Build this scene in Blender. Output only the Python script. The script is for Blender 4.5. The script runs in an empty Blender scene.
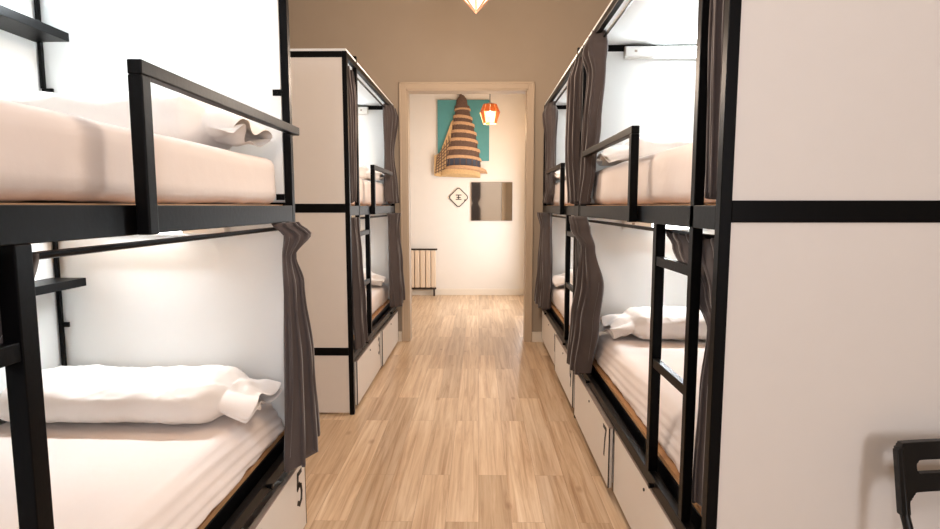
import bpy, bmesh, math, random
from mathutils import Vector, Matrix, noise
random.seed(4)
S = bpy.context.scene
COL = S.collection
PI = math.pi

# ------------------------------------------------------------------ materials
def srgb(r, g, b):
    def c(v):
        v /= 255.0
        return v/12.92 if v <= .04045 else ((v+.055)/1.055)**2.4
    return (c(r), c(g), c(b), 1)

def mat(name, col, rough=.6, metal=0, noise_amt=0.0, scale=20, bump=0.0, spec=.5, sheen=0, emis=None, estr=0, trans=0, stretch=None):
    m = bpy.data.materials.new(name); m.use_nodes = True
    nt = m.node_tree; b = nt.nodes['Principled BSDF']
    b.inputs['Base Color'].default_value = col
    b.inputs['Roughness'].default_value = rough
    b.inputs['Metallic'].default_value = metal
    b.inputs['Specular IOR Level'].default_value = spec
    if sheen:
        b.inputs['Sheen Weight'].default_value = sheen
        b.inputs['Sheen Roughness'].default_value = .5
    if trans: b.inputs['Transmission Weight'].default_value = trans
    if emis:
        b.inputs['Emission Color'].default_value = emis
        b.inputs['Emission Strength'].default_value = estr
    tc = nt.nodes.new('ShaderNodeTexCoord')
    mp = nt.nodes.new('ShaderNodeMapping'); nt.links.new(tc.outputs['Object'], mp.inputs[0])
    if stretch: mp.inputs['Scale'].default_value = stretch
    n = nt.nodes.new('ShaderNodeTexNoise'); n.inputs['Scale'].default_value = scale; n.inputs['Detail'].default_value = 5
    nt.links.new(mp.outputs[0], n.inputs['Vector'])
    if noise_amt:
        mx = nt.nodes.new('ShaderNodeMix'); mx.data_type = 'RGBA'
        mx.inputs['A'].default_value = tuple(c*(1-noise_amt) for c in col[:3])+(1,)
        mx.inputs['B'].default_value = tuple(min(1, c*(1+noise_amt)) for c in col[:3])+(1,)
        nt.links.new(n.outputs['Fac'], mx.inputs['Factor'])
        nt.links.new(mx.outputs['Result'], b.inputs['Base Color'])
    if bump:
        bp = nt.nodes.new('ShaderNodeBump'); bp.inputs['Strength'].default_value = bump; bp.inputs['Distance'].default_value = .01
        nt.links.new(n.outputs['Fac'], bp.inputs['Height']); nt.links.new(bp.outputs[0], b.inputs['Normal'])
    return m

M = {}
M['black'] = mat('black_powder_metal', srgb(9, 9, 10), .38, 0, .12, 60, .04, .1)
M['blackpl'] = mat('black_plastic', srgb(10, 10, 11), .4, 0, .1, 80, .05, .4)
M['panel'] = mat('white_melamine', srgb(232, 226, 219), .5, 0, .015, 14, .03)
M['inner'] = mat('white_inner_board', srgb(238, 241, 241), .55, 0, .01, 10, .02)
M['drawer'] = mat('white_drawer_board', srgb(236, 230, 222), .45, 0, .015, 14, .02)
M['edge'] = mat('grey_edge_strip', srgb(165, 150, 140), .4, .3, .05, 30)
M['wall'] = mat('beige_painted_wall', srgb(170, 155, 137), .85, 0, .03, 5, .08)
M['lobbywall'] = mat('cream_painted_wall', srgb(236, 229, 219), .8, 0, .03, 5, .08)
M['ceil'] = mat('white_ceiling', srgb(232, 226, 218), .9, 0, .02, 6, .04)
M['trim'] = mat('beige_door_trim', srgb(194, 174, 150), .5, 0, .03, 12)
M['base'] = mat('cream_baseboard', srgb(236, 226, 210), .45, 0, .03, 12)
M['sheet'] = mat('white_cotton_sheet', srgb(240, 229, 223), .85, 0, .02, 9, .25, .2, .1)
M['pillow'] = mat('white_pillowcase', srgb(243, 237, 232), .85, 0, .02, 12, .25, .2, .1)
M['curtain'] = mat('grey_velvet', srgb(84, 75, 73), .85, 0, .16, 16, .2, .2, .35, stretch=(1, 1, .25))
M['wood'] = mat('plywood_edge', srgb(186, 140, 96), .55, 0, .12, 12, .05, stretch=(6, 1, 6))
M['number'] = mat('black_sticker', srgb(18, 18, 18), .5, 0, .05, 40)
M['lampbody'] = mat('white_lamp_plastic', srgb(235, 235, 232), .4, 0, .01, 30)
M['led'] = mat('led_diffuser', srgb(250, 250, 250), .5, 0, 0, 10, emis=(.96, 1, 1, 1), estr=6)
M['radiator'] = mat('cream_enamel', srgb(226, 204, 178), .4, 0, .02, 20)
M['darkgap'] = mat('dark_pipe', srgb(60, 48, 40), .5, .4, .05, 20)
M['teal'] = mat('teal_painted_board', srgb(84, 150, 152), .7, 0, .12, 9, .05)
M['tan'] = mat('tan_ledge_wood', srgb(196, 156, 118), .7, 0, .3, 40, .3)
M['brown'] = mat('brown_tower_wood', srgb(104, 80, 66), .7, 0, .45, 60, .4)
M['straw'] = mat('pale_straw_wood', srgb(206, 170, 120), .7, 0, .3, 60, .4)
M['slate'] = mat('blue_grey_windows', srgb(62, 68, 84), .6, 0, .3, 90, .3)
M['mirror'] = mat('mirror_glass', srgb(242, 238, 230), .03, 1, .01, 3)
M['amber'] = mat('amber_glass', srgb(196, 116, 66), .15, 0, .15, 20, trans=.4, emis=srgb(255, 140, 60), estr=.12)
M['crystal'] = mat('frosted_lamp_glass', srgb(250, 236, 205), .2, 0, .1, 30, trans=.7, emis=srgb(255, 220, 150), estr=.9)
M['bulb'] = mat('warm_bulb', srgb(255, 240, 210), .4, emis=(1, .78, .45, 1), estr=30)
M['rattan'] = mat('rose_brown_slat', srgb(170, 120, 96), .6, 0, .2, 30, .1)
M['shade'] = mat('cream_lamp_panel', srgb(250, 238, 215), .6, 0, .05, 20, emis=srgb(255, 230, 185), estr=.42)
M['steel'] = mat('brushed_steel', srgb(170, 170, 168), .35, .9, .08, 30)
M['globe'] = mat('opal_globe', srgb(250, 250, 250), .4, emis=(1, .96, .92, 1), estr=4)
M['glass'] = mat('window_glass', srgb(235, 240, 245), .05, 0, .01, 5, emis=None, trans=.9)
M['towermesh'] = M['brown']

def floor_mat():
    m = bpy.data.materials.new('oak_laminate_floor'); m.use_nodes = True
    nt = m.node_tree; L = nt.links; N = nt.nodes.new; b = nt.nodes['Principled BSDF']
    tc = N('ShaderNodeTexCoord'); mp = N('ShaderNodeMapping')
    mp.inputs['Rotation'].default_value = (0, 0, PI/2)
    L.new(tc.outputs['Object'], mp.inputs[0])
    br = N('ShaderNodeTexBrick'); L.new(mp.outputs[0], br.inputs['Vector'])
    br.inputs['Scale'].default_value = 1; br.inputs['Brick Width'].default_value = 1.15; br.inputs['Row Height'].default_value = .142
    br.offset = .37; br.offset_frequency = 2
    br.inputs['Mortar Size'].default_value = .0008; br.inputs['Mortar Smooth'].default_value = .2; br.inputs['Bias'].default_value = 0
    br.inputs['Color1'].default_value = (0, 0, 0, 1); br.inputs['Color2'].default_value = (1, 1, 1, 1); br.inputs['Mortar'].default_value = (.5, .5, .5, 1)
    # grain along y
    mg = N('ShaderNodeMapping'); mg.inputs['Scale'].default_value = (34, 1.3, 1); L.new(tc.outputs['Object'], mg.inputs[0])
    ofs = N('ShaderNodeVectorMath'); ofs.operation = 'MULTIPLY_ADD'
    L.new(br.outputs['Color'], ofs.inputs[0]); ofs.inputs[1].default_value = (17, 31, 5); L.new(mg.outputs[0], ofs.inputs[2])
    g = N('ShaderNodeTexNoise'); g.inputs['Scale'].default_value = 1; g.inputs['Detail'].default_value = 8; g.inputs['Roughness'].default_value = .65; g.inputs['Distortion'].default_value = .6
    L.new(ofs.outputs[0], g.inputs['Vector'])
    cr = N('ShaderNodeValToRGB'); L.new(g.outputs['Fac'], cr.inputs[0])
    e = cr.color_ramp.elements; e[0].position = .28; e[0].color = srgb(184, 144, 108); e[1].position = .72; e[1].color = srgb(247, 224, 196)
    x = cr.color_ramp.elements.new(.5); x.color = srgb(225, 195, 160)
    # per plank tone
    mx = N('ShaderNodeMix'); mx.data_type = 'RGBA'; mx.blend_type = 'MULTIPLY'; mx.inputs['Factor'].default_value = 1
    cr2 = N('ShaderNodeValToRGB'); L.new(br.outputs['Color'], cr2.inputs[0])
    e = cr2.color_ramp.elements; e[0].position = 0; e[0].color = (.74, .70, .66, 1); e[1].position = 1; e[1].color = (1.0, 1.0, 1.0, 1)
    L.new(cr.outputs[0], mx.inputs['A']); L.new(cr2.outputs[0], mx.inputs['B'])
    # knots
    mk = N('ShaderNodeMapping'); mk.inputs['Scale'].default_value = (5.5, 2.4, 1); L.new(tc.outputs['Object'], mk.inputs[0])
    vo = N('ShaderNodeTexVoronoi'); vo.inputs['Scale'].default_value = 1; L.new(mk.outputs[0], vo.inputs['Vector'])
    ck = N('ShaderNodeValToRGB'); L.new(vo.outputs['Distance'], ck.inputs[0])
    e = ck.color_ramp.elements; e[0].position = .03; e[0].color = (.62, .5, .42, 1); e[1].position = .11; e[1].color = (1, 1, 1, 1)
    mx2 = N('ShaderNodeMix'); mx2.data_type = 'RGBA'; mx2.blend_type = 'MULTIPLY'; mx2.inputs['Factor'].default_value = .7
    L.new(mx.outputs['Result'], mx2.inputs['A']); L.new(ck.outputs[0], mx2.inputs['B'])
    # joints
    mx3 = N('ShaderNodeMix'); mx3.data_type = 'RGBA'; L.new(br.outputs['Fac'], mx3.inputs['Factor'])
    L.new(mx2.outputs['Result'], mx3.inputs['A']); mx3.inputs['B'].default_value = srgb(172, 134, 104)
    L.new(mx3.outputs['Result'], b.inputs['Base Color'])
    b.inputs['Roughness'].default_value = .33; b.inputs['Specular IOR Level'].default_value = .6
    bp = N('ShaderNodeBump'); bp.inputs['Strength'].default_value = .12; bp.inputs['Distance'].default_value = .004
    L.new(g.outputs['Fac'], bp.inputs['Height']); L.new(bp.outputs[0], b.inputs['Normal'])
    return m
M['floor'] = floor_mat()

# ------------------------------------------------------------------ helpers
def empty(name, loc, label=None, cat=None, group=None):
    o = bpy.data.objects.new(name, None); COL.objects.link(o); o.location = loc
    o.empty_display_size = .1
    tag(o, label, cat, group); return o
def tag(o, label=None, cat=None, group=None, kind=None):
    if label: o['label'] = label
    if cat: o['category'] = cat
    if group: o['group'] = group
    if kind: o['kind'] = kind
    return o
def obj(name, bm, material, parent=None, bevel=0, smooth=False, solid=0, subsurf=0):
    me = bpy.data.meshes.new(name)
    bmesh.ops.recalc_face_normals(bm, faces=bm.faces[:])
    bm.to_mesh(me); bm.free(); me.materials.append(material)
    if smooth:
        for p in me.polygons: p.use_smooth = True
    o = bpy.data.objects.new(name, me); COL.objects.link(o)
    if parent:
        o.parent = parent
        # vertices are given in world coordinates: bring them into the thing's frame
        root = parent; off = Vector((0, 0, 0))
        while root: off += root.location; root = root.parent
        me.transform(Matrix.Translation(-off))
    if solid:
        s = o.modifiers.new('solid', 'SOLIDIFY'); s.thickness = solid; s.offset = 0
    if subsurf:
        s = o.modifiers.new('sub', 'SUBSURF'); s.levels = s.render_levels = subsurf
    if bevel:
        s = o.modifiers.new('bevel', 'BEVEL'); s.width = bevel; s.segments = 2; s.limit_method = 'ANGLE'
    return o
def bx(bm, x0, x1, y0, y1, z0, z1):
    if x0 > x1: x0, x1 = x1, x0
    v = [bm.verts.new((x, y, z)) for x in (x0, x1) for y in (y0, y1) for z in (z0, z1)]
    for f in ((0,1,3,2),(4,6,7,5),(0,4,5,1),(2,3,7,6),(0,2,6,4),(1,5,7,3)):
        bm.faces.new([v[i] for i in f])
    return bm
def tube(bm, pts, r, n=10, closed=False):
    pts = [Vector(p) for p in pts]; rings = []
    N = len(pts); prev = None
    for i, p in enumerate(pts):
        if closed: d = pts[(i+1) % N]-pts[i-1]
        else: d = pts[min(i+1, N-1)]-pts[max(i-1, 0)]
        d.normalize()
        if prev is None:
            a = Vector((0, 0, 1)) if abs(d.z) < .9 else Vector((1, 0, 0))
            prev = d.cross(a).normalized()
        prev = (prev-d*prev.dot(d)).normalized()
        q = d.cross(prev)
        rr = r[i] if isinstance(r, (list, tuple)) else r
        rings.append([bm.verts.new(p+(prev*math.cos(2*PI*k/n)+q*math.sin(2*PI*k/n))*rr) for k in range(n)])
    for i in range(N if closed else N-1):
        A, B = rings[i], rings[(i+1) % N]
        for k in range(n): bm.faces.new((A[k], A[(k+1) % n], B[(k+1) % n], B[k]))
    if not closed:
        bm.faces.new(rings[0][::-1]); bm.faces.new(rings[-1])
    return bm
def lathe(bm, cx, cy, prof, n=24):
    rings = [[bm.verts.new((cx+r*math.cos(2*PI*k/n), cy+r*math.sin(2*PI*k/n), z)) for k in range(n)] for r, z in prof]
    for A, B in zip(rings, rings[1:]):
        for k in range(n): bm.faces.new((A[k], A[(k+1) % n], B[(k+1) % n], B[k]))
    if prof[0][0] > 1e-5: bm.faces.new(rings[0][::-1])
    if prof[-1][0] > 1e-5: bm.faces.new(rings[-1])
    bmesh.ops.remove_doubles(bm, verts=bm.verts[:], dist=1e-6)
    return bm
def new(): return bmesh.new()
def fn(x, y, z): return noise.noise(Vector((x, y, z)))

# ------------------------------------------------------------------ the room shell
RX0, RX1, RY0, RY1, RH = -1.82, 1.70, -3.2, 5.56, 3.6
WT = .14
LX0, LX1, LY1, LH = -2.2, .70, 8.52, 3.6
def st(name, bm, m, parent=None, bevel=0):
    o = obj(name, bm, m, parent, bevel)
    if not parent: o['kind'] = 'structure'
    return o
b = new(); bx(b, LX0-.2, RX1+.2, RY0-.2, LY1+.2, -.1, 0); st('floor', b, M['floor'])
b = new(); bx(b, LX0-.2, RX1+.2, RY0-.2, LY1+.2, RH, RH+.1); st('ceiling', b, M['ceil'])
b = new(); bx(b, RX0-.12, RX0, RY0, RY1, 0, RH); st('wall_left', b, M['wall'])
b = new(); bx(b, RX1, RX1+.12, RY0, RY1, 0, RH); st('wall_right', b, M['wall'])
b = new(); bx(b, RX0-.12, RX1+.12, RY0-.12, RY0, 0, RH); st('wall_front', b, M['lobbywall'])
DX0, DX1, DZ = -.705, .475, 2.465
b = new()
bx(b, LX0, DX0, RY1, RY1+WT, 0, RH); bx(b, DX1, RX1+.12, RY1, RY1+WT, 0, RH); bx(b, DX0, DX1, RY1, RY1+WT, DZ, RH)
st('wall_back', b, M['wall'])
b = new(); bx(b, LX0-.12, LX1+.12, LY1, LY1+.12, 0, LH); st('wall_lobby_back', b, M['lobbywall'])
b = new(); bx(b, LX0-.12, LX0, RY1, LY1, 0, LH); st('wall_lobby_left', b, M['lobbywall'])
b = new(); bx(b, LX1, LX1+.12, RY1+WT, LY1, 0, LH); st('wall_lobby_right', b, M['lobbywall'])
# door lining and casing
b = new()
for x0, x1 in ((DX0-.004, DX0+.018), (DX1-.018, DX1+.004)): bx(b, x0, x1, RY1-.012, RY1+WT+.012, 0, DZ)
bx(b, DX0-.004, DX1+.004, RY1-.012, RY1+WT+.012, DZ-.018, DZ+.004)
for y0, y1 in ((RY1-.02, RY1-.002), (RY1+WT+.002, RY1+WT+.02)):
    bx(b, DX0-.06, DX0+.004, y0, y1, 0, DZ+.055); bx(b, DX1-.004, DX1+.05, y0, y1, 0, DZ+.055); bx(b, DX0+.004, DX1-.004, y0, y1, DZ-.004, DZ+.055)
    for x0, x1 in ((DX0-.064, DX0-.048), (DX1+.038, DX1+.054)): bx(b, x0, x1, y0-.008, y1, 0, DZ+.06)
    bx(b, DX0-.064, DX1+.054, y0-.008, y1, DZ+.045, DZ+.062)
st('door_1', b, M['trim'], bevel=.003)
def base(name, x0, x1, y0, y1, parent=None):
    b = new(); bx(b, x0, x1, y0, y1, 0, .085)
    if abs(x1-x0) > abs(y1-y0): bx(b, x0, x1, y0+.004, y1, .085, .1)
    st(name, b, M['base'], bevel=.003)
base('baseboard_back', -.84, DX0-.066, RY1-.03, RY1-.001)
base('baseboard_back_right', DX1+.056, .655, RY1-.03, RY1-.001)
base('baseboard_lobby', LX0, LX1, LY1-.016, LY1-.001)
b = new(); bx(b, LX1-.015, LX1-.001, RY1+WT+.03, LY1-.02, 0, .09); st('baseboard_lobby_right', b, M['base'], bevel=.003)

# ------------------------------------------------------------------ numbers (strokes as a tube-like flat ribbon)
GLYPH = {
 '5': [[(.9, 1), (.2, 1), (.12, .56), (.45, .63), (.8, .52), (.92, .3), (.8, .08), (.45, 0), (.1, .1)]],
 '7': [[(.05, 1), (.95, 1), (.6, .55), (.4, 0)]],
 '6': [[(.8, .95), (.4, .8), (.15, .5), (.1, .25), (.25, .04), (.55, 0), (.85, .12), (.9, .35), (.7, .55), (.4, .55), (.12, .35)]],
 '3': [[(.1, .9), (.45, 1), (.82, .88), (.82, .65), (.45, .54), (.88, .42), (.9, .14), (.5, 0), (.08, .1)]],
 '4': [[(.7, 0), (.7, 1), (.05, .3), (.95, .3)]],
 '8': [[(.5, .54), (.15, .7), (.2, .95), (.5, 1), (.8, .95), (.85, .7), (.5, .54), (.1, .3), (.15, .05), (.5, 0), (.85, .05), (.9, .3), (.5, .54)]],
 '9': [[(.88, .65), (.6, .45), (.25, .5), (.1, .75), (.3, .97), (.6, 1), (.85, .85), (.88, .65), (.8, .3), (.55, 0)]],
 '0': [[(.5, 1), (.15, .8), (.1, .5), (.15, .2), (.5, 0), (.85, .2), (.9, .5), (.85, .8), (.5, 1)]],
 '1': [[(.25, .8), (.55, 1), (.55, 0)]],
 '2': [[(.1, .8), (.3, 1), (.7, 1), (.88, .75), (.6, .4), (.1, 0), (.92, 0)]],
}
def glyph(bm, ch, X, yc, zc, w, h, dirn, t=.012):
    """flat number on a face of constant x; dirn=+1: reading direction is +y, thickness towards the aisle"""
    for line in GLYPH[ch]:
        P = [Vector((0, (p[0]-.5)*w, (p[1]-.5)*h)) for p in line]
        for a, c in zip(P, P[1:]):
            d = (c-a); ln = d.length; d.normalize(); nn = Vector((0, -d.z, d.y))*t/2
            a2 = a-d*t*.4; c2 = c+d*t*.4
            q = [a2+nn, a2-nn, c2-nn, c2+nn]
            vs = []
            for xx in (X[0], X[1]):
                vs.append([bm.verts.new((xx, yc+dirn*p.y, zc+p.z)) for p in q])
            bm.faces.new(vs[0]); bm.faces.new(vs[1][::-1])
            for k in range(4): bm.faces.new((vs[0][k], vs[0][(k+1) % 4], vs[1][(k+1) % 4], vs[1][k]))

# ------------------------------------------------------------------ bunk bed
T = .03
def bunk(X0, s, y0, y1, tall, lad, guard, gend, label, drawers, dz=(.02, .30), depth=.97, rungs=(1.162, .80), guard_u=-.032, dark=False):
    """s=-1: bed left of the aisle, s=+1: right.  u runs from the aisle face into the bed."""
    root = empty('bunk_bed', (X0, y0, 0), label, 'bunk bed', 'metal framed capsule bunk beds along the aisle')
    X = lambda u: X0+s*u
    def B(bm, u0, u1, a, c, z0, z1): bx(bm, X(u0), X(u1), a, c, z0, z1)
    D = depth; blk = M['black']
    # corner posts
    for u in (0, D-T):
        for y in (y0, y1-T):
            b = new(); B(b, u, u+T, y, y+T, .352 if (u == 0 and y > y0) else 0, 2.29); obj('post', b, blk, root, .002)
    # tall ladder-side post
    b = new(); B(b, .001, T, tall, tall+T, .40, 2.33); obj('ladder_post', b, blk, root, .002)
    # frames
    def frame(name, za, zb, front=(None, None)):
        fa, fb = front if front[0] else (za, zb)
        b = new()
        B(b, .001, T-.001, y0+T, y1-T, fa, fb); B(b, D-T+.001, D-.001, y0+T, y1-T, za, zb)
        B(b, T, D-T, y0+.001, y0+T-.001, za, zb); B(b, T, D-T, y1-T+.001, y1-.001, za, zb)
        return b
    obj('top_frame', frame('t', 2.253, 2.289), blk, root, .002)
    obj('upper_bed_frame', frame('u', 1.308, 1.364, (1.288, 1.352)), blk, root, .002)
    b = frame('l', .392, .443, (.352, .398))
    B(b, .052, .075, y0+T, y1-T, .36, .425)
    B(b, T, .052, y0+T, y1-T, .36, .372)
    obj('lower_bed_frame', b, blk, root, .002)
    # panels: two end walls (three fields each) and the back
    for e, (a, c) in enumerate(((y0+.006, y0+.022), (y1-.022, y1-.006))):
        for nm, z0, z1 in (('end_panel', 1.364, 2.253), ('end_panel', .443, 1.308), ('base_panel', .012, .392)):
            b = new(); B(b, T+.0005, D-T-.0005, a, c, z0, z1); obj(nm, b, M['panel'], root)
        for z0, z1 in ((1.37, 2.25), (.45, 1.30)):
            b = new()
            if e: B(b, T+.002, D-T, a-.012, a-.001, z0, z1)
            else: B(b, T+.002, D-T, c+.001, c+.012, z0, z1)
            obj('lining_panel', b, M['inner'], root)
    b = new(); B(b, D-T-.016, D-T-.002, y0+T+.006, y1-T-.006, .45, 2.25); obj('back_panel', b, M['inner'], root)
    b = new(); B(b, .004, D-.002, y0+.002, y1-.002, 2.2895, 2.304); obj('top_panel', b, M['inner'], root)
    # slat boards under the mattresses
    for z in (.425, 1.338):
        b = new(); B(b, T+.003 if z > 1 else .056, D-T-.02, y0+T+.02, y1-T-.02, z, z+.017); obj('bed_board', b, M['wood'], root)
    # fixing brackets inside the posts
    for z in (1.785, 1.385):
        b = new(); B(b, T, T+.032, y1-T-.006, y1-T, z-.012, z+.012)
        B(b, T+.012, T+.018, y1-T-.009, y1-T-.006, z-.003, z+.003)
        obj('bracket', b, blk, root)
    # ladder: one extra upright and three rungs
    b = new(); B(b, .001, T+.004, lad, lad+.036, .393, 1.288); ld = obj('ladder', b, blk, root, .002)
    for z in rungs:
        b = new(); B(b, .004, T-.004, tall+T, lad, z-.018, z+.014); obj('rung', b, blk, ld, .002)
    # guard rail
    b = new()
    g0, g1 = guard_u, guard_u+.031
    B(b, g0, g1, guard, guard+.034, 1.288, 1.624); B(b, g0, g1, guard, gend, 1.624, 1.655)
    obj('guard_rail', b, blk, root, .003)
    # curtain rails
    for z in (1.263, 2.232):
        b = new(); tube(b, [(X(.042), y0+T, z), (X(.042), y1-T, z)], .0075, 8); obj('curtain_rail', b, blk, root)
    # tie knobs on the lower frame
    for f in (.22, .8):
        yy = y0+(y1-y0)*f
        b = new(); tube(b, [(X(.0), yy, .378), (X(-.018), yy, .378)], [.007, .010], 10); obj('tie_knob', b, blk, root)
    # drawers
    dz0, dz1 = dz
    for (a, c, num, du) in drawers:
        uu = du
        b = new(); B(b, uu, uu+.018, a, c, dz0, dz1)
        dr = obj('drawer', b, M['drawer'], root, .0015)
        b = new(); B(b, uu+.018, uu+.55, a+.03, c-.03, dz0+.01, dz0+.20); obj('drawer_box', b, M['drawer'], dr)
        b = new(); B(b, uu-.0015, uu+.0185, a-.001, c+.001, dz1+.0005, dz1+.0055); obj('top_edge_strip', b, M['edge'], dr)
        for q in (a-.002, c):
            b = new(); B(b, uu-.0012, uu+.0045, q, q+.002, dz0, dz1); obj('side_edge_strip', b, M['number'], dr)
        b = new(); ym = a+(c-a)*.5
        tube(b, [(X(uu), ym, dz1-.035), (X(uu-.004), ym, dz1-.035)], .006, 10); obj('lock', b, M['number'], dr)
        if num:
            b = new(); dirn = 1 if s < 0 else -1
            wn = .058; tot = wn*len(num)+.012*(len(num)-1)
            yc = (c-.075) if s < 0 else (a+.085)
            for i, ch in enumerate(num):
                glyph(b, ch, (X(uu-.0012), X(uu+.0002)), yc+dirn*(-tot/2+wn/2+i*(wn+.012)), dz1-.095, wn, .13, dirn, .019)
            tag(obj('number_sticker', b, M['number'], dr), 'black number %s' % num)
    # corner shelf pole and shelves at the head end
    ub = D-T-.02
    for z0, z1, zs in ((1.80, 2.25, 1.985), (.65, 1.30, 1.052)):
        b = new(); B(b, ub-.016, ub-.003, y1-.056, y1-.042, z0, z1); B(b, ub-.045, ub-.003, y1-.05, y1-.042, z0-.012, z0+.001); 
        B(b, ub-.04, ub-.016, y1-.05, y1-.042, z0+.215, z0+.235)
        obj('shelf_pole', b, blk, root)
        b = new(); B(b, ub-.135, ub-.002, y1-.78, y1-.065, zs-.016, zs+.016)
        obj('shelf', b, blk, root, .001)
    return root

A_ = dict(X0=-.735, s=-1, y0=.30, y1=2.26)
B_ = dict(X0=-.808, s=-1, y0=3.54, y1=5.46)
C_ = dict(X0=.612, s=1, y0=1.45, y1=3.47)
D_ = dict(X0=.612, s=1, y0=3.50, y1=5.46)
bunk(**A_, tall=.50, lad=.882, rungs=(1.118, .775), guard=1.20, gend=2.245, dz=(.012, .302),
     label='bunk bed in the left foreground, open side facing us, drawer numbered 5',
     drawers=[(.34, 1.27, None, -.006), (1.30, 2.258, '5', -.006)], depth=1.005)
bunk(**B_, tall=3.82, lad=4.17, guard=4.23, gend=5.13, dz=(.03, .325),
     label='bunk bed on the left beyond the gap, showing its beige end panels, beside the doorway',
     drawers=[(3.64, 4.53, '3', -.003), (4.56, 5.455, None, -.014)])
bunk(**C_, tall=1.63, lad=1.965, guard=2.20, gend=3.26, dz=(.06, .343),
     label='bunk bed in the right foreground with white end panels, drawer numbered 7',
     drawers=[(1.54, 2.46, '8', .0), (2.49, 3.41, '7', -.018)])
bunk(**D_, tall=3.64, lad=3.98, guard=4.07, gend=5.0, dz=(.07, .35),
     label='bunk bed at the far right, between the nearer right bunk and the doorway',
     drawers=[(3.502, 4.33, '9', -.016), (4.36, 5.40, '10', 0)])

# ------------------------------------------------------------------ mattresses
def soft_box(x0, x1, y0, y1, z0, z1, r, seed, amp=.004, res=.035, taper=0, tside=1):
    bm = new()
    dims = (x1-x0, y1-y0, z1-z0); c = Vector(((x0+x1)/2, (y0+y1)/2, (z0+z1)/2)); h = Vector(dims)/2
    n = [max(2, int(d/res)) for d in dims]
    if taper: n[2] *= 3
    vmap = {}
    def V(i, j, k):
        key = (i, j, k)
        if key not in vmap:
            p = Vector(((i/n[0]*2-1)*h.x, (j/n[1]*2-1)*h.y, (k/n[2]*2-1)*h.z))
            q = Vector([max(-h[t]+r, min(h[t]-r, p[t])) for t in range(3)])
            d = p-q
            if d.length > 1e-6: p = q+d.normalized()*r
            w = c+p
            nn = d.normalized() if d.length > 1e-6 else Vector((0, 0, 1))
            a = fn(w.x*3.1+seed, w.y*3.1, w.z*3)*1.4+fn(w.x*9, w.y*4+seed, w.z*12)*.8
            # ruffles low on the sides, where the sheet is tucked
            low = max(0, (-p.z/h.z-.2))
            a += low*2.2*fn(w.x*16+seed, w.y*16, w.z*40)
            if taper:
                # the sheet slopes outwards down the aisle side, in pulled folds
                side = (w.x-c.x)*tside/h.x
                if side > .6:
                    k = (side-.6)/.4; hz = min(1, max(0, (w.z-(c.z-h.z))/(2*h.z)))
                    w.x -= tside*taper*k*hz**1.4
                    a += k*(1-hz**4)*1.0*math.sin(w.z*190+w.y*9+2.5*fn(w.y*1.5, w.z*6, seed))*(1 if hz < .97 else .3)
            vmap[key] = bm.verts.new(w+nn*a*amp)
        return vmap[key]
    for (a1, a2, a3) in ((0, 1, 2), (0, 2, 1), (1, 2, 0)):
        for side in (0, n[a3]):
            for i in range(n[a1]):
                for j in range(n[a2]):
                    idx = []
                    for di, dj in ((0, 0), (1, 0), (1, 1), (0, 1)):
                        t = [0, 0, 0]; t[a1] = i+di; t[a2] = j+dj; t[a3] = side
                        idx.append(V(*t))
                    bm.faces.new(idx)
    return bm
def mattress(K, level, label, seed, u0=.06, dz=0, ub=.92, taper=.0, res=.035):
    s = K['s']; X0 = K['X0']; xa, xb = X0+s*u0, X0+s*ub
    z0 = .4435 if level == 0 else 1.3565
    z1 = .60 if level == 0 else 1.56
    b = soft_box(min(xa, xb), max(xa, xb), K['y0']+.07, K['y1']-.06, z0, z1+dz, .04, seed, .0035, res, taper, -s)
    o = obj('mattress', b, M['sheet'], None, smooth=True)
    tag(o, label, 'mattress', 'mattresses in white fitted sheets')
    return o
mattress(A_, 1, 'mattress in white sheet on the upper bed of the left foreground bunk', 1, .045, -.028, .96, 0, .025)
mattress(A_, 0, 'mattress in white sheet on the lower bed of the left foreground bunk', 2, .036, -.012, .96, .075, .02)
mattress(B_, 1, 'mattress on the upper bed of the left bunk beside the doorway', 3)
mattress(B_, 0, 'mattress on the lower bed of the left bunk beside the doorway', 4)
mattress(C_, 1, 'mattress in white sheet on the upper bed of the right foreground bunk', 5)
mattress(C_, 0, 'mattress in white sheet on the lower bed of the right foreground bunk', 6, taper=.05, res=.025)
mattress(D_, 1, 'mattress on the upper bed of the far right bunk', 7)
mattress(D_, 0, 'mattress on the lower bed of the far right bunk', 8)

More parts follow.
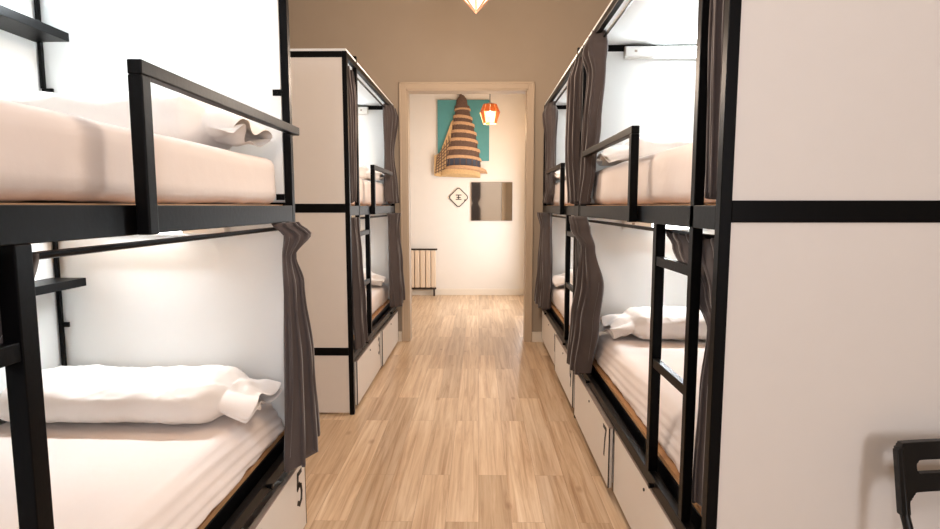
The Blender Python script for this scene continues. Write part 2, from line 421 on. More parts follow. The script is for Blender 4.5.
# ------------------------------------------------------------------ pillows
def pillow(K, level, label, seed, zb, xa_u=.19, xb_u=.865, yc=None, half=.185, hh=.085, flap=.13, seedy=0):
    """a long pillow across the bed; the open end of its case crumples out towards the aisle"""
    s = K['s']; X0 = K['X0']
    yc = yc if yc else K['y1']-.06-half-.005
    ua, ub = xa_u, xb_u
    bm = new(); n, R = 90, 64
    rings = []
    L = ub-ua
    for i in range(n+1):
        t = i/n                                  # 0 at the wall, 1 at the aisle end
        u = ub-t*L
        e = min(1, t/.10); w = half*(.72+.28*math.sin(e*PI/2)); h = hh*(.35+.65*math.sin(e*PI/2))
        e2 = min(1, (1-t)/.09); w *= (.74+.26*math.sin(e2*PI/2)); h *= (.60+.40*math.sin(e2*PI/2))
        h *= 1+.03*math.sin(t*7+seed)
        ring = []
        for k in range(R):
            a = 2*PI*k/R
            cy, cz = math.cos(a), math.sin(a)
            py = math.copysign(abs(cy)**.8, cy)*w; pz = math.copysign(abs(cz)**.75, cz)*h
            if pz < 0: pz = max(pz*.95, -h)
            wx = fn(u*7+seed, math.cos(a)*1.5, math.sin(a)*1.5)*.010+fn(u*18, math.cos(a)*3+seed, math.sin(a)*3)*.006
            wr = abs(fn(u*9+cy*2.2+seed*3, cy*2+u*5, cz*2.5)); wx += .007*(math.exp(-(wr/.07)**2)-.3)
            sc = 1+wx/max(h, .02)
            zz = zb+hh*.9+pz*sc-(hh*.0)
            ring.append((u, yc+py*(1+wx), max(zz, zb+.002)))
        rings.append(ring)
    # crumpled case end
    if flap:
        m = 22
        w0, h0 = half*.74, hh*.60
        for i in range(1, m+1):
            t = i/m; u = ua-t*flap
            w = w0+(half*.86-w0)*math.sin(t*PI/2)**.8; h = h0*(1-.62*t)
            ring = []
            for k in range(R):
                a = 2*PI*k/R; cy, cz = math.cos(a), math.sin(a)
                tt = min(1, t*2.5); fold = 1+.30*tt*math.sin(a*5+seed+t*2.0)+.16*tt*math.sin(a*9+seed*2)+.5*tt*fn(math.cos(a)*3, math.sin(a)*3, t*2+seed)
                up = .012*t*math.sin(a*3+seed)
                zz = zb+hh*(.9-.25*t)+cz*h*fold+up+.016*t*math.sin(cy*9+seed)
                ring.append((u+.018*math.sin(a*4+seed)*t, yc+cy*w*(1+.07*t*math.sin(a*7+seed)), max(zz, zb+.002)))
            rings.append(ring)
    V = [[bm.verts.new((X0+s*u, y, z)) for u, y, z in r] for r in rings]
    for A, Bq in zip(V, V[1:]):
        for k in range(R): bm.faces.new((A[k], A[(k+1) % R], Bq[(k+1) % R], Bq[k]))
    bm.faces.new(V[0])
    if not flap: bm.faces.new(V[-1][::-1])
    o = obj('pillow', bm, M['pillow'], None, smooth=True, solid=.002, subsurf=1)
    tag(o, label, 'pillow', 'long pillows at the heads of the beds')
    return o
pillow(A_, 0, 'long white pillow on the lower bed of the left foreground bunk', 1.3, .590, hh=.078, xa_u=.165, xb_u=.955, flap=.115)
pillow(A_, 1, 'white pillow on the upper bed of the left foreground bunk, behind the guard rail', 2.1, 1.535, hh=.105, xa_u=.17, xb_u=.955, flap=.115)
pillow(B_, 0, 'white pillow on the lower bed of the left bunk beside the doorway', 3.7, .604, xa_u=.2)
pillow(B_, 1, 'white pillow on the upper bed of the left bunk beside the doorway', 4.9, 1.563, xa_u=.2)
pillow(C_, 0, 'white pillow on the lower bed of the right foreground bunk, seen past the ladder', 5.2, .604, xa_u=.25)
pillow(C_, 1, 'white pillow on the upper bed of the right foreground bunk, behind the guard rail', 6.8, 1.563, xa_u=.2)
pillow(D_, 0, 'white pillow on the lower bed of the far right bunk', 7.4, .604, xa_u=.2)
pillow(D_, 1, 'white pillow on the upper bed of the far right bunk', 8.3, 1.563, xa_u=.2)

# ------------------------------------------------------------------ curtains
def smooth_keys(keys, z):
    """keys sorted by falling z: (z, ya, yb, u, amp)"""
    if z >= keys[0][0]: return keys[0][1:]
    for a, c in zip(keys, keys[1:]):
        if a[0] >= z >= c[0]:
            t = (a[0]-z)/(a[0]-c[0]); t = t*t*(3-2*t)
            return tuple(a[i]+(c[i]-a[i])*t for i in range(1, 5))
    return keys[-1][1:]
def curtain(K, keys, label, folds=6, seed=0, tilt=0):
    s = K['s']; X0 = K['X0']
    bm = new(); nu, nz = folds*10, 60
    zt, zb = keys[0][0], keys[-1][0]
    g = []
    for j in range(nz+1):
        z = zt+(zb-zt)*j/nz
        ya, yb, u, amp = smooth_keys(keys, z)
        row = []
        for i in range(nu+1):
            t = i/nu
            ph = 2*PI*folds*t+.7*math.sin(seed+3*t)+.5*math.sin(z*5+seed+t*4)
            off = amp*math.sin(ph)+amp*.35*math.sin(ph*.37+seed)
            y = ya+(yb-ya)*t+(yb-ya)/folds*.22*math.sin(2*ph)
            zz = z+(tilt*(t-.5)*(j/nz))+ (.012*math.sin(ph*.5+seed) if j == nz else 0)
            row.append(bm.verts.new((X0+s*(u+off), y, zz)))
        g.append(row)
    for j in range(nz):
        for i in range(nu): bm.faces.new((g[j][i], g[j][i+1], g[j+1][i+1], g[j+1][i]))
    o = obj('curtain', bm, M['curtain'], None, smooth=True, solid=.004)
    tag(o, label, 'curtain', 'grey bunk curtains drawn open')
    return o
# left foreground, lower bed, head end
curtain(A_, [(1.288, 2.05, 2.23, -.005, .022), (1.24, 2.08, 2.25, -.045, .026), (1.16, 2.10, 2.17, -.015, .014), (1.05, 2.06, 2.19, -.035, .020), (.75, 2.02, 2.23, -.05, .028), (.38, 1.99, 2.25, -.055, .032)],
        'grey curtain gathered at the head of the left foreground lower bed', 3, .4, .06)
curtain(A_, [(1.268, .36, .975, .040, .010), (1.20, .36, .955, .045, .010), (1.12, .36, .90, .048, .010), (1.02, .36, .78, .05, .010), (.92, .36, .62, .045, .010), (.5, .36, .56, .052, .014), (.46, .36, .56, .052, .014)],
        'dark curtain swept back behind the ladder of the left foreground lower bed', 6, 2.4)
# left bunk beside the doorway
curtain(B_, [(2.23, 3.60, 3.83, .035, .016), (2.0, 3.60, 3.80, .02, .02), (1.70, 3.61, 3.77, .02, .02), (1.38, 3.61, 3.75, .02, .018)],
        'dark curtain at near end of upper bed, left bunk beside the doorway', 5, 1.2)
curtain(B_, [(1.275, 3.62, 3.81, .015, .016), (1.0, 3.61, 3.80, .0, .02), (.7, 3.60, 3.83, -.01, .024), (.42, 3.60, 3.86, -.02, .02)],
        'dark curtain at near end of lower bed, left bunk beside the doorway', 5, 2.2)
curtain(B_, [(2.26, 5.16, 5.42, .01, .03), (2.17, 5.14, 5.43, .0, .04), (1.85, 5.22, 5.42, .025, .025), (1.5, 5.14, 5.42, .005, .035), (1.38, 5.12, 5.42, -.005, .035)],
        'grey curtain at far end of upper bed, left bunk beside the doorway', 5, .8)
curtain(B_, [(1.285, 5.05, 5.43, -.02, .04), (1.15, 5.12, 5.41, -.01, .035), (.8, 5.05, 5.42, -.03, .045), (.45, 5.0, 5.43, -.045, .05)],
        'grey curtain at far end of lower bed, left bunk beside the doorway', 5, 3.1)
# right foreground bunk
curtain(C_, [(2.23, 1.50, 1.62, .03, .014), (1.9, 1.50, 1.61, .025, .016), (1.38, 1.51, 1.60, .03, .014)],
        'dark curtain at near end of upper bed, right foreground bunk', 4, .2)
curtain(C_, [(1.262, 1.50, 1.96, .040, .012), (1.22, 1.50, 1.90, .045, .012), (1.10, 1.50, 1.72, .048, .010), (1.00, 1.51, 1.60, .05, .008), (.8, 1.50, 1.62, .045, .012), (.5, 1.49, 1.66, .052, .014), (.46, 1.49, 1.66, .052, .014)],
        'dark curtain swept back to the near post of the right foreground lower bed', 5, 1.9)
curtain(C_, [(2.27, 3.08, 3.27, .025, .030), (2.19, 3.05, 3.28, .015, .045), (2.08, 3.08, 3.30, .03, .028), (1.8, 3.12, 3.36, .02, .030), (1.55, 3.20, 3.43, .015, .026), (1.37, 3.28, 3.43, .005, .024)],
        'brown-grey curtain at far end of upper bed, right foreground bunk', 6, 2.7)
curtain(C_, [(1.29, 3.22, 3.44, -.04, .030), (1.22, 3.18, 3.42, -.03, .032), (1.12, 3.12, 3.30, -.0, .022), (.92, 3.02, 3.40, .010, .038), (.7, 3.04, 3.43, -.01, .044), (.40, 3.12, 3.44, -.030, .040)],
        'brown-grey curtain at far end of lower bed, right foreground bunk', 6, 1.1)
# far right bunk
curtain(D_, [(2.24, 3.48, 3.68, .0, .02), (2.1, 3.46, 3.66, -.015, .035), (1.7, 3.50, 3.70, -.015, .035), (1.37, 3.50, 3.70, .0, .03)],
        'dark curtain at the near end of the upper bed of the far right bunk', 5, .6)
curtain(D_, [(1.275, 3.50, 3.63, .02, .014), (.9, 3.50, 3.63, .02, .014), (.46, 3.50, 3.63, .02, .012)],
        'dark curtain at the near end of the lower bed of the far right bunk', 4, 4.6)
curtain(D_, [(2.26, 5.04, 5.38, .03, .03), (2.17, 5.0, 5.40, .025, .05), (1.9, 5.1, 5.40, .04, .035), (1.5, 5.04, 5.40, .035, .035), (1.38, 5.1, 5.40, .02, .035)],
        'grey curtain at the far end of the upper bed of the far right bunk', 5, 3.9)
curtain(D_, [(1.29, 5.04, 5.40, -.01, .045), (1.15, 5.12, 5.39, .01, .035), (.8, 5.04, 5.40, -.0, .045), (.43, 5.0, 5.41, -.02, .05)],
        'grey curtain at the far end of the lower bed of the far right bunk', 5, 5.2)

# ------------------------------------------------------------------ bunk reading lights (LED battens on the head wall)
LED = 6.6
def batten(K, z, label, e=1.0, ua=.235, ub=.80):
    s = K['s']; X0 = K['X0']; yw = K['y1']-.036
    r = empty('reading_light', (X0+s*(ua+ub)/2, yw, z), label, 'lamp', 'white batten lights on the head walls of the beds')
    X = lambda u: X0+s*u
    b = new(); bx(b, X(ua), X(ub), yw-.022, yw-.001, z-.035, z+.035); obj('lamp_body', b, M['lampbody'], r, .003)
    b = new(); bx(b, X(ua), X(ua+.17), yw-.048, yw-.022, z-.028, z+.028); obj('switch_box', b, M['lampbody'], r, .004)
    b = new(); bx(b, X(ua+.05), X(ua+.065), yw-.052, yw-.048, z-.006, z+.006); obj('switch', b, M['edge'], r)
    b = new(); bx(b, X(ua+.175), X(ub-.004), yw-.050, yw-.022, z-.026, z+.026); obj('diffuser', b, M['led'], r, .006)
    ld = bpy.data.lights.new('reading_light_glow', 'AREA'); ld.shape = 'RECTANGLE'; ld.size = ub-ua-.12; ld.size_y = .05
    ld.energy = LED*e; ld.color = (.86, .945, 1)
    lo = bpy.data.objects.new('reading_light_glow', ld); COL.objects.link(lo)
    lo.location = (X((ua+.10+ub)/2), yw-.056, z-.02); lo.rotation_euler = (math.radians(-48), 0, 0)
    lo.rotation_euler = (math.radians(-68), 0, 0)
    return r
battens = []
for K, nm, e in ((A_, 'left foreground bunk', 1.0), (B_, 'left bunk beside the doorway', .8), (C_, 'right foreground bunk', 1.0), (D_, 'far right bunk', .8)):
    batten(K, 2.185 if K is A_ else 2.24, 'white batten light above the upper bed of the '+nm, e)
    batten(K, 1.245 if K is C_ or K is D_ else 1.27, 'white batten light above the lower bed of the '+nm, e*.9, ua=.25, ub=.78)

# ------------------------------------------------------------------ folding chair
def chair():
    x0, x1 = 1.023, 1.445
    r = empty('folding_chair', ((x0+x1)/2, 1.15, 0), 'black plastic folding chair with slotted backrest standing against the white end panel', 'chair')
    blk = M['blackpl']
    # side tubes: back top to front foot
    for sx, x in ((1, x0), (-1, x1)):
        b = new()
        pts = [(x+sx*.014, 1.357, .760), (x+sx*.014, 1.352, .73), (x+sx*.016, 1.342, .68), (x+sx*.018, 1.326, .60), (x+sx*.02, 1.15, .25), (x+sx*.02, 1.0, 0.008)]
        tube(b, pts, .0105, 12); obj('leg', b, blk, r, smooth=True)
        b = new(); tube(b, [(x+sx*.045, 1.02, .435), (x+sx*.045, 1.20, .20), (x+sx*.045, 1.36, .008)], .0095, 12); obj('leg', b, blk, r, smooth=True)
        b = new(); lathe(b, x+sx*.02, 1.0, [(.014, 0), (.014, .03)], 12); obj('foot_cap', b, blk, r)
    b = new(); tube(b, [(x0+.02, 1.045, .10), (x1-.02, 1.045, .10)], .008, 10); obj('stretcher', b, blk, r)
    b = new(); tube(b, [(x0+.045, 1.27, .12), (x1-.045, 1.27, .12)], .008, 10); obj('stretcher', b, blk, r)
    # backrest: grid with slot cut out, curved, with rounded corners
    bm = new()
    cx = (x0+x1)/2; W = (x1-x0)/2
    nx, nz = 84, 30
    zt, zl = .772, .600
    def inside(px, pz):
        # outer outline: rounded top corners, legs of the plate running down at the sides
        ax = abs(px-cx)
        d = W-ax
        rr = .028
        if d < 0: return False
        if zt-pz < rr and d < rr and math.hypot(rr-d, rr-(zt-pz)) > rr: return False
        # arched lower edge
        if ax < W-.030:
            lo = .654
            r2 = .035
            if W-.030-ax < r2: lo = .654-(r2-math.sqrt(max(0, r2*r2-(r2-(W-.030-ax))**2)))
            if pz < lo: return False
        # slot
        sw, s0, s1 = W-.055, .697, .726; sr = .012
        if ax < sw and s0 < pz < s1:
            if sw-ax < sr:
                q = min(pz-s0, s1-pz)
                if q < sr and math.hypot(sr-(sw-ax), sr-q) > sr: return True
            return False
        return True
    vv = {}
    def vert(i, j, k):
        if (i, j, k) not in vv:
            px = cx-W+2*W*i/nx; pz = zl+(zt-zl)*j/nz
            py = 1.365+.022*(1-((px-cx)/W)**2)+ (pz-.8)*.2 + (.018 if k else 0)
            vv[(i, j, k)] = bm.verts.new((px, py-.012, pz))
        return vv[(i, j, k)]
    cells = set()
    for i in range(nx):
        for j in range(nz):
            if inside(cx-W+2*W*(i+.5)/nx, zl+(zt-zl)*(j+.5)/nz): cells.add((i, j))
    for (i, j) in cells:
        q = [(i, j), (i+1, j), (i+1, j+1), (i, j+1)]
        bm.faces.new([vert(a, c, 0) for a, c in q]); bm.faces.new([vert(a, c, 1) for a, c in reversed(q)])
        for (di, dj, e0, e1) in ((-1, 0, q[0], q[3]), (1, 0, q[1], q[2]), (0, -1, q[0], q[1]), (0, 1, q[3], q[2])):
            if (i+di, j+dj) not in cells:
                bm.faces.new([vert(*e0, 0), vert(*e1, 0), vert(*e1, 1), vert(*e0, 1)])
    bmesh.ops.recalc_face_normals(bm, faces=bm.faces[:])
    for _ in range(3): bmesh.ops.smooth_vert(bm, verts=bm.verts[:], factor=.4, use_axis_x=True, use_axis_y=False, use_axis_z=True)
    obj('backrest', bm, blk, r, smooth=False, bevel=.003)
    b = soft_box(x0+.035, x1-.035, .93, 1.27, .440, .462, .010, 3, .0005, .03)
    obj('seat', b, blk, r, smooth=True)
chair()

# ------------------------------------------------------------------ lobby things
# radiator
def radiator():
    x0, x1 = -1.13, -.64; y0, y1 = LY1-.13, LY1-.05
    r = empty('radiator', ((x0+x1)/2, y1, 0), 'cream column radiator on the far wall beyond the doorway', 'radiator')
    n = 6; w = (x1-x0)/n
    for i in range(n):
        b = new(); a = x0+i*w
        bx(b, a+.005, a+w-.005, y0, y1, .13, .69)
        obj('radiator_column', b, M['radiator'], r, .012)
    b = new(); bx(b, x0+.004, x1-.004, y0+.025, y1-.01, .10, .13); bx(b, x0-.01, x1+.015, y0+.025, y1-.01, .69, .715); obj('header', b, M['darkgap'], r, .004)
    for x in (x0+.03, x1-.035):
        b = new(); bx(b, x-.012, x+.012, y0+.02, y1-.0, 0.0, .11); obj('foot', b, M['darkgap'], r)
    for x in (x0+.03, x1-.035):
        b = new(); bx(b, x-.012, x+.012, y1-.001, LY1-.001, .55, .58); obj('wall_bracket', b, M['darkgap'], r)
radiator()
# teal board with the tower relief
YW = LY1
b = new(); bx(b, -.614, .150, YW-.028, YW-.001, 2.015, 2.90)
tag(obj('wall_panel', b, M['teal'], None, .003), 'flat teal square panel on the far wall behind the tiered tower relief', 'panel')
def tower():
    r = empty('tower_relief', (-.27, YW-.03, 1.8), 'tan and brown tapering tiered tower relief mounted on the far wall', 'wall art')
    yb = YW-.0295
    def halfdrum(bm, cx, w0, w1, z0, z1, dep, tilt=0, n=14):
        # half-round drum standing off the wall; tilt slopes its rings
        rr = []
        for (w, z) in ((w0, z0), (w1, z1)):
            rr.append([bm.verts.new((cx-w*math.cos(PI*k/n), yb-dep*math.sin(PI*k/n), z+tilt*(-math.cos(PI*k/n))+.035*math.sin(PI*k/n)*(w/.2)))for k in range(n+1)])
        for k in range(n): bm.faces.new((rr[0][k], rr[0][k+1], rr[1][k+1], rr[1][k]))
        bm.faces.new(rr[0][::-1]); bm.faces.new(rr[1])
        bm.faces.new((rr[0][0], rr[1][0], rr[1][-1], rr[0][-1]))
    # tiers from the base up: (z0, z1, cx, half width)
    tiers = [(1.90, 2.01, -.235, .265), (2.05, 2.14, -.235, .245), (2.18, 2.27, -.235, .215), (2.31, 2.39, -.230, .19), (2.43, 2.51, -.235, .165), (2.54, 2.61, -.24, .14)]
    for i, (z0, z1, cx, w) in enumerate(tiers):
        b = new(); halfdrum(b, cx, w, w*.96, z0, z1, .06, -.015); obj('window_band', b, M['slate'] if i == 0 else M['brown'], r)
        b = new(); halfdrum(b, cx, w*1.03, w*1.02, z1, z1+.04, .07, -.015); obj('ledge', b, M['tan'], r)
        # mullions
        b = new()
        for k in range(1, 9):
            a = PI*k/9; x = cx-w*1.0*math.cos(a); y = yb-.062*math.sin(a); zo = .015*math.cos(a)+.035*math.sin(a)*(w/.2)
            bx(b, x-.006, x+.006, y-.004, y+.004, z0+zo, z1+zo)
        obj('mullion', b, M['brown'], r)
    b = new(); halfdrum(b, -.245, .12, .105, 2.65, 2.74, .05, 0); halfdrum(b, -.25, .115, .11, 2.76, 2.80, .05, 0)
    halfdrum(b, -.255, .09, .075, 2.80, 2.90, .045, 0); obj('belfry', b, M['brown'], r)
    b = new(); halfdrum(b, -.245, .125, .12, 2.735, 2.76, .055, 0); obj('ledge', b, M['tan'], r)
    b = new(); halfdrum(b, -.255, .075, .035, 2.90, 2.955, .04, 0); halfdrum(b, -.27, .03, .012, 2.955, 2.985, .03, 0); obj('cap', b, M['brown'], r)
    # broad foot disc and the base wall
    b = new(); halfdrum(b, -.20, .33, .31, 1.845, 1.89, .11, -.02); obj('base_ring', b, M['tan'], r)
    b = new(); halfdrum(b, -.28, .30, .30, 1.775, 1.845, .08, -.01); obj('base_wall', b, M['straw'], r)
    # leaning scaffold-like wing on the left
    b = new()
    pl = [(-.665, 1.80), (-.57, 1.78), (-.42, 1.88), (-.43, 2.15), (-.40, 2.45), (-.37, 2.62), (-.41, 2.58), (-.50, 2.33), (-.58, 2.13), (-.665, 2.09)]
    f = [bm_v for bm_v in [b.verts.new((x, yb-.024, z)) for x, z in pl]]
    face = b.faces.new(f); ex = bmesh.ops.extrude_face_region(b, geom=[face])
    for v in [g for g in ex['geom'] if isinstance(g, bmesh.types.BMVert)]: v.co.y = yb
    obj('scaffold_wing', b, M['straw'], r)
    b = new()
    for i in range(7):
        t = i/6; tube(b, [(-.655+.04*t, yb-.028, 1.84+.04*i), (-.46+.02*i*.5, yb-.028, 1.92+.07*i)], .006, 5)
    for i in range(6):
        tube(b, [(-.64+.04*i, yb-.028, 1.83+.01*i), (-.62+.035*i, yb-.028, 2.08+.06*i)], .006, 5)
    obj('lattice', b, M['brown'], r)
tower()
# diamond sign
def diamond():
    cx, cz, y = -.305, 1.478, YW-.012
    r = empty('diamond_sign', (cx, y, cz), 'small white diamond sign with dark outline left of the mirror', 'sign')
    def ring(R, rad=.035):
        pts = []
        for q in range(4):
            a = q*PI/2; c = Vector((math.cos(a), math.sin(a)))*(R-rad*1.414)
            for k in range(7):
                b_ = a-PI/4+PI/2*k/6
                pts.append((cx+(c.x+rad*math.cos(b_)), y, cz+(c.y+rad*math.sin(b_))))
        return pts
    bm = new(); P = ring(.150)
    f = [bm.verts.new((p[0], y+.002, p[2])) for p in P]; fc = bm.faces.new(f); ex = bmesh.ops.extrude_face_region(bm, geom=[fc])
    for v in [g for g in ex['geom'] if isinstance(g, bmesh.types.BMVert)]: v.co.y = YW-.001
    obj('sign_plate', bm, M['base'], r)
    bm = new(); tube(bm, [(p[0], y-.001, p[2]) for p in P], .007, 6, True); obj('outline', bm, M['darkgap'], r)
    bm = new()
    for dz, w in ((.035, .06), (0, .045), (-.03, .06)): bx(bm, cx-w/1.4, cx+w/1.4, y-.003, y+.002, cz+dz-.006, cz+dz+.006)
    bx(bm, cx-.006, cx+.006, y-.003, y+.002, cz-.028, cz+.03); bx(bm, cx+.085, cx+.108, y-.003, y+.003, cz-.055, cz-.03)
    obj('mark', bm, M['darkgap'], r)
diamond()
# mirror
rt = empty('wall_mirror', (.19, YW, 1.416), 'square mirror on the far wall reflecting a dark curtain and beige wall', 'mirror')
b = new(); bx(b, -.118, .500, YW-.020, YW-.002, 1.128, 1.705); obj('mirror_back', b, M['edge'], rt)
b = new(); bx(b, -.113, .495, YW-.024, YW-.0205, 1.133, 1.70); obj('mirror_glass', b, M['mirror'], rt)

# lobby pendant: glass strips round a warm bulb
def lantern():
    cx, cy = .142, 7.6
    r = empty('glass_pendant', (cx, cy, 3.6), 'warm glowing glass pendant lamp hanging beyond the doorway', 'pendant lamp')
    b = new(); tube(b, [(cx, cy, 2.66), (cx, cy, 3.6)], .005, 8); obj('cord', b, M['darkgap'], r)
    b = new(); lathe(b, cx, cy, [(.05, 3.57), (.05, 3.599)], 20); obj('ceiling_rose', b, M['steel'], r)
    b = new(); lathe(b, cx, cy, [(.02, 2.70), (.05, 2.685), (.085, 2.675), (.085, 2.665), (.0, 2.66)], 24); obj('cap', b, M['steel'], r)
    for ring, (R0, R1, z0, z1, n, m) in enumerate(((.085, .13, 2.675, 2.57, 10, 'amber'), (.13, .085, 2.575, 2.43, 10, 'crystal'))):
        for k in range(n):
            a = 2*PI*k/n; da = PI/n*.86
            b = new(); v = []
            for (R, z) in ((R0, z0), (R1, z1)):
                for rr in (R, R+.007):
                    v.append([b.verts.new((cx+rr*math.cos(a+sg*da), cy+rr*math.sin(a+sg*da), z)) for sg in (-1, 1)])
            # v: top inner, top outer, bottom inner, bottom outer
            ti, to, bi, bo = v
            for f in ((ti[0], ti[1], to[1], to[0]), (bi[0], bo[0], bo[1], bi[1]), (to[0], to[1], bo[1], bo[0]), (ti[1], ti[0], bi[0], bi[1]), (ti[0], to[0], bo[0], bi[0]), (to[1], ti[1], bi[1], bo[1])):
                b.faces.new(f)
            obj('glass_strip', b, M[m if (ring == 0 or k % 3) else 'amber'], r)
    b = new()
    for R, z in ((.088, 2.675), (.133, 2.573), (.089, 2.43)): tube(b, [(cx+R*math.cos(2*PI*k/20), cy+R*math.sin(2*PI*k/20), z) for k in range(20)], .004, 6, True)
    obj('ring', b, M['rattan'], r)
    b = new(); bmesh.ops.create_uvsphere(b, u_segments=16, v_segments=10, radius=.035); bmesh.ops.translate(b, vec=(cx, cy, 2.56), verts=b.verts[:]); obj('bulb', b, M['bulb'], r, smooth=True)
    l = bpy.data.lights.new('pendant_glow', 'POINT'); l.energy = 10; l.color = (1, .66, .40); l.shadow_soft_size = .10
    o = bpy.data.objects.new('pendant_glow', l); COL.objects.link(o); o.location = (cx, cy, 2.36)
lantern()

# room pendant: faceted geometric lantern with slats, only its tip reaches into the picture
def facet_pendant(cx, cy, zt, label, energy):
    r = empty('geometric_pendant', (cx, cy, RH), label, 'pendant lamp')
    R = .21; n = 6
    z1, z2, z3 = zt, zt+.22, zt+.42
    tipv = Vector((cx, cy, z1)); mid = [Vector((cx+R*math.cos(2*PI*(k+.5)/n), cy+R*math.sin(2*PI*(k+.5)/n), z2)) for k in range(n)]
    top = [Vector((cx+.07*math.cos(2*PI*(k+.5)/n), cy+.07*math.sin(2*PI*(k+.5)/n), z3)) for k in range(n)]
    b = new()
    for k in range(n):
        tube(b, [tipv, mid[k]], .006, 6); tube(b, [mid[k], top[k]], .006, 6); tube(b, [mid[k], mid[(k+1) % n]], .006, 6); tube(b, [top[k], top[(k+1) % n]], .005, 6)
        a = tipv.lerp(mid[k], .45); c = tipv.lerp(mid[(k+1) % n], .45); tube(b, [a, c], .004, 6)
    obj('wooden_frame', b, M['rattan'], r)
    b = new(); s = .985
    V = lambda p: b.verts.new(((p.x-cx)*s+cx, (p.y-cy)*s+cy, p.z+(.004 if p is tipv else 0)))
    t = V(tipv); mm = [V(p) for p in mid]; tt = [V(p) for p in top]
    for k in range(n):
        b.faces.new((t, mm[k], mm[(k+1) % n])); b.faces.new((mm[k], tt[k], tt[(k+1) % n], mm[(k+1) % n]))
    obj('shade', b, M['shade'], r, solid=.002)
    b = new()
    for k in range(n):
        a = mid[k]; c = mid[(k+1) % n]; ce = (tipv*2.0+a+c)/4.0; dirr = Vector((ce.x-cx, ce.y-cy, -.12)).normalized()*.009
        e1 = (a-tipv).normalized()*.028; e2 = (c-tipv).normalized()*.028
        vs = [b.verts.new(ce+dirr+v) for v in (-e1*.8-e2*.8, e1-e2, e1*.8+e2*.8, e2-e1)]
        b.faces.new(vs)
    obj('slat_tile', b, M['rattan'], r, solid=.003)
    b = new(); tube(b, [(cx, cy, z3), (cx, cy, RH)], .004, 8); obj('cord', b, M['darkgap'], r)
    l = bpy.data.lights.new('pendant_glow', 'POINT'); l.energy = energy; l.color = (1, .78, .60); l.shadow_soft_size = .12
    o = bpy.data.objects.new('pendant_glow', l); COL.objects.link(o); o.location = (cx, cy, z1-.42)
facet_pendant(-.02, 1.9, 2.72, 'added faceted cream pendant lamp above the aisle, out of the picture overhead', 21)  # extra unseen pendant, added to warm the aisle and the left end panel
facet_pendant(-.022, 3.9, 2.625, 'faceted cream pendant lamp whose tip shows at the top of the picture', 38)

# invented globe lamp behind the camera, added for its cool light
gx, gy, gz = -.42, -.7, 2.92
r = empty('added_globe_pendant', (gx, gy, RH), 'added opal globe pendant lamp behind the camera', 'pendant lamp')
b = new(); bmesh.ops.create_uvsphere(b, u_segments=24, v_segments=14, radius=.13); bmesh.ops.translate(b, vec=(gx, gy, gz), verts=b.verts[:]); obj('globe', b, M['globe'], r, smooth=True)
b = new(); tube(b, [(gx, gy, gz+.12), (gx, gy, RH)], .005, 8); obj('cord', b, M['darkgap'], r)
l = bpy.data.lights.new('added_globe_light', 'POINT'); l.energy = 36; l.color = (.93, .92, 1); l.shadow_soft_size = .2
o = bpy.data.objects.new('added_globe_light', l); COL.objects.link(o); o.location = (gx, gy, gz-.36)

# invented window behind the camera, added as an unseen source of daylight
b = new()
wx0, wx1, wz0, wz1 = .98, 1.62, 1.0, 2.5
for (x0, x1, z0, z1) in ((wx0-.06, wx0, wz0-.06, wz1+.06), (wx1, wx1+.06, wz0-.06, wz1+.06), (wx0, wx1, wz0-.06, wz0), (wx0, wx1, wz1, wz1+.06), ((wx0+wx1)/2-.02, (wx0+wx1)/2+.02, wz0, wz1)):
    bx(b, x0, x1, RY0+.001, RY0+.05, z0, z1)
o = st('added_window', b, M['base'])
b = new(); bx(b, wx0, wx1, RY0+.004, RY0+.012, wz0, wz1); obj('added_window_pane', b, mat('added_glowing_pane', srgb(240, 245, 250), .2, emis=(1, .97, .98, 1), estr=2.0), o)
l = bpy.data.lights.new('added_window_light', 'AREA'); l.shape = 'RECTANGLE'; l.size = .64; l.size_y = 1.5; l.energy = 32; l.color = (.92, .93, 1)
o = bpy.data.objects.new('added_window_light', l); COL.objects.link(o); o.location = ((wx0+wx1)/2, RY0+.08, 1.75); o.rotation_euler = (math.radians(90), 0, 0)

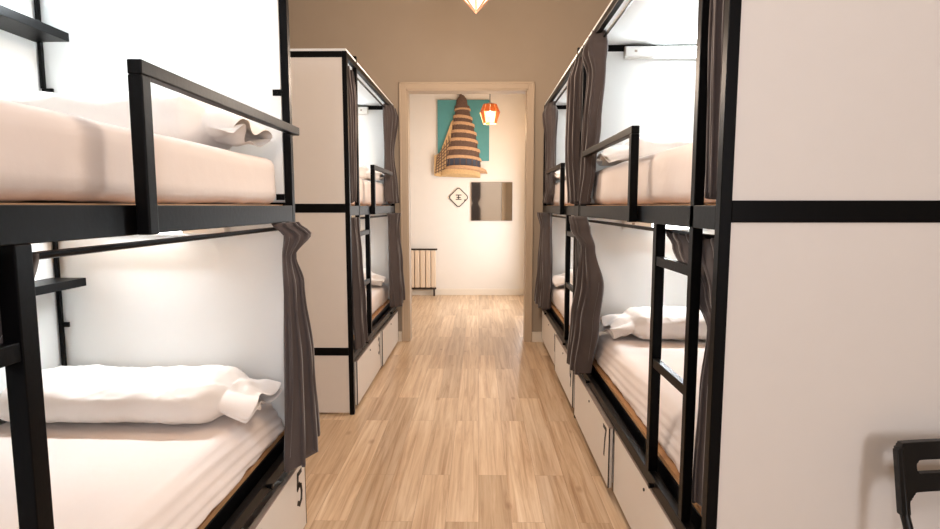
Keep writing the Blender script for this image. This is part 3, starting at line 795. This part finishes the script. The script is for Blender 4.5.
# invented rod and dark curtain behind the camera, added for the mirror's reflection
rod = new(); tube(rod, [(-.45, RY0+.09, 2.32), (.25, RY0+.09, 2.32)], .01, 10)
for xx in (-.43, .23): tube(rod, [(xx, RY0+.09, 2.32), (xx, RY0+.001, 2.32)], .008, 8)
tag(obj('added_curtain_rod', rod, M['black']), 'added short black rod on the wall behind the camera', 'curtain rod')
bm = new(); g = []
for j in range(40):
    z = 2.31-1.75*j/39; pin = 1-.45*math.exp(-((z-1.45)/.12)**2); row = []
    for i in range(61):
        t = i/60; row.append(bm.verts.new((-.13+(t-.5)*.36*pin, RY0+.09+.03*pin*math.sin(t*2*PI*6), z)))
    g.append(row)
for j in range(39):
    for i in range(60): bm.faces.new((g[j][i], g[j][i+1], g[j+1][i+1], g[j+1][i]))
tag(obj('curtain', bm, M['curtain'], smooth=True, solid=.004), 'added dark curtain on the wall behind the camera, seen in the mirror', 'curtain')
# glazed door on the right of the lobby
b = new()
dy0, dy1 = 6.5, 8.25
for (y0, y1, z0, z1) in ((dy0, dy0+.08, 0, 2.12), (dy1-.08, dy1, 0, 2.12), (dy0+.08, dy1-.08, 2.04, 2.12), (dy0+.08, dy1-.08, 0, .25)):
    bx(b, LX1-.03, LX1-.001, y0, y1, z0, z1)
o = st('door_2', b, M['base'], bevel=.003)
b = new(); bx(b, LX1-.012, LX1-.004, dy0+.08, dy1-.08, .25, 2.04); obj('door_pane', b, mat('daylit_door_glass', srgb(240, 245, 250), .3, emis=(1, .98, .96, 1), estr=1.0), o)
l = bpy.data.lights.new('door_daylight', 'AREA'); l.shape = 'RECTANGLE'; l.size = 1.5; l.size_y = 1.4; l.energy = 19; l.color = (.93, .95, 1)
o = bpy.data.objects.new('door_daylight', l); COL.objects.link(o); o.location = (LX1-.04, 7.3, 1.15); o.rotation_euler = (0, math.radians(90), 0)

# ------------------------------------------------------------------ world, camera, view
w = bpy.data.worlds.new('world'); S.world = w; w.use_nodes = True
w.node_tree.nodes['Background'].inputs[0].default_value = (1, .96, .92, 1); w.node_tree.nodes['Background'].inputs[1].default_value = .05

F = 565.0
cam = bpy.data.cameras.new('camera'); co = bpy.data.objects.new('camera', cam); COL.objects.link(co)
cam.sensor_fit = 'HORIZONTAL'; cam.sensor_width = 36; cam.lens = F/940*36; cam.clip_start = .02
th = math.atan(58.5/F); yw = math.atan(9/F*math.cos(th))
co.location = (0, 0, 1.35); co.rotation_euler = (PI/2-th, 0, yw)
S.camera = co
S.view_settings.view_transform = 'Standard'; S.view_settings.look = 'None'; S.view_settings.gamma = 1
S.view_settings.use_curve_mapping = False; S.view_settings.exposure = 0.5
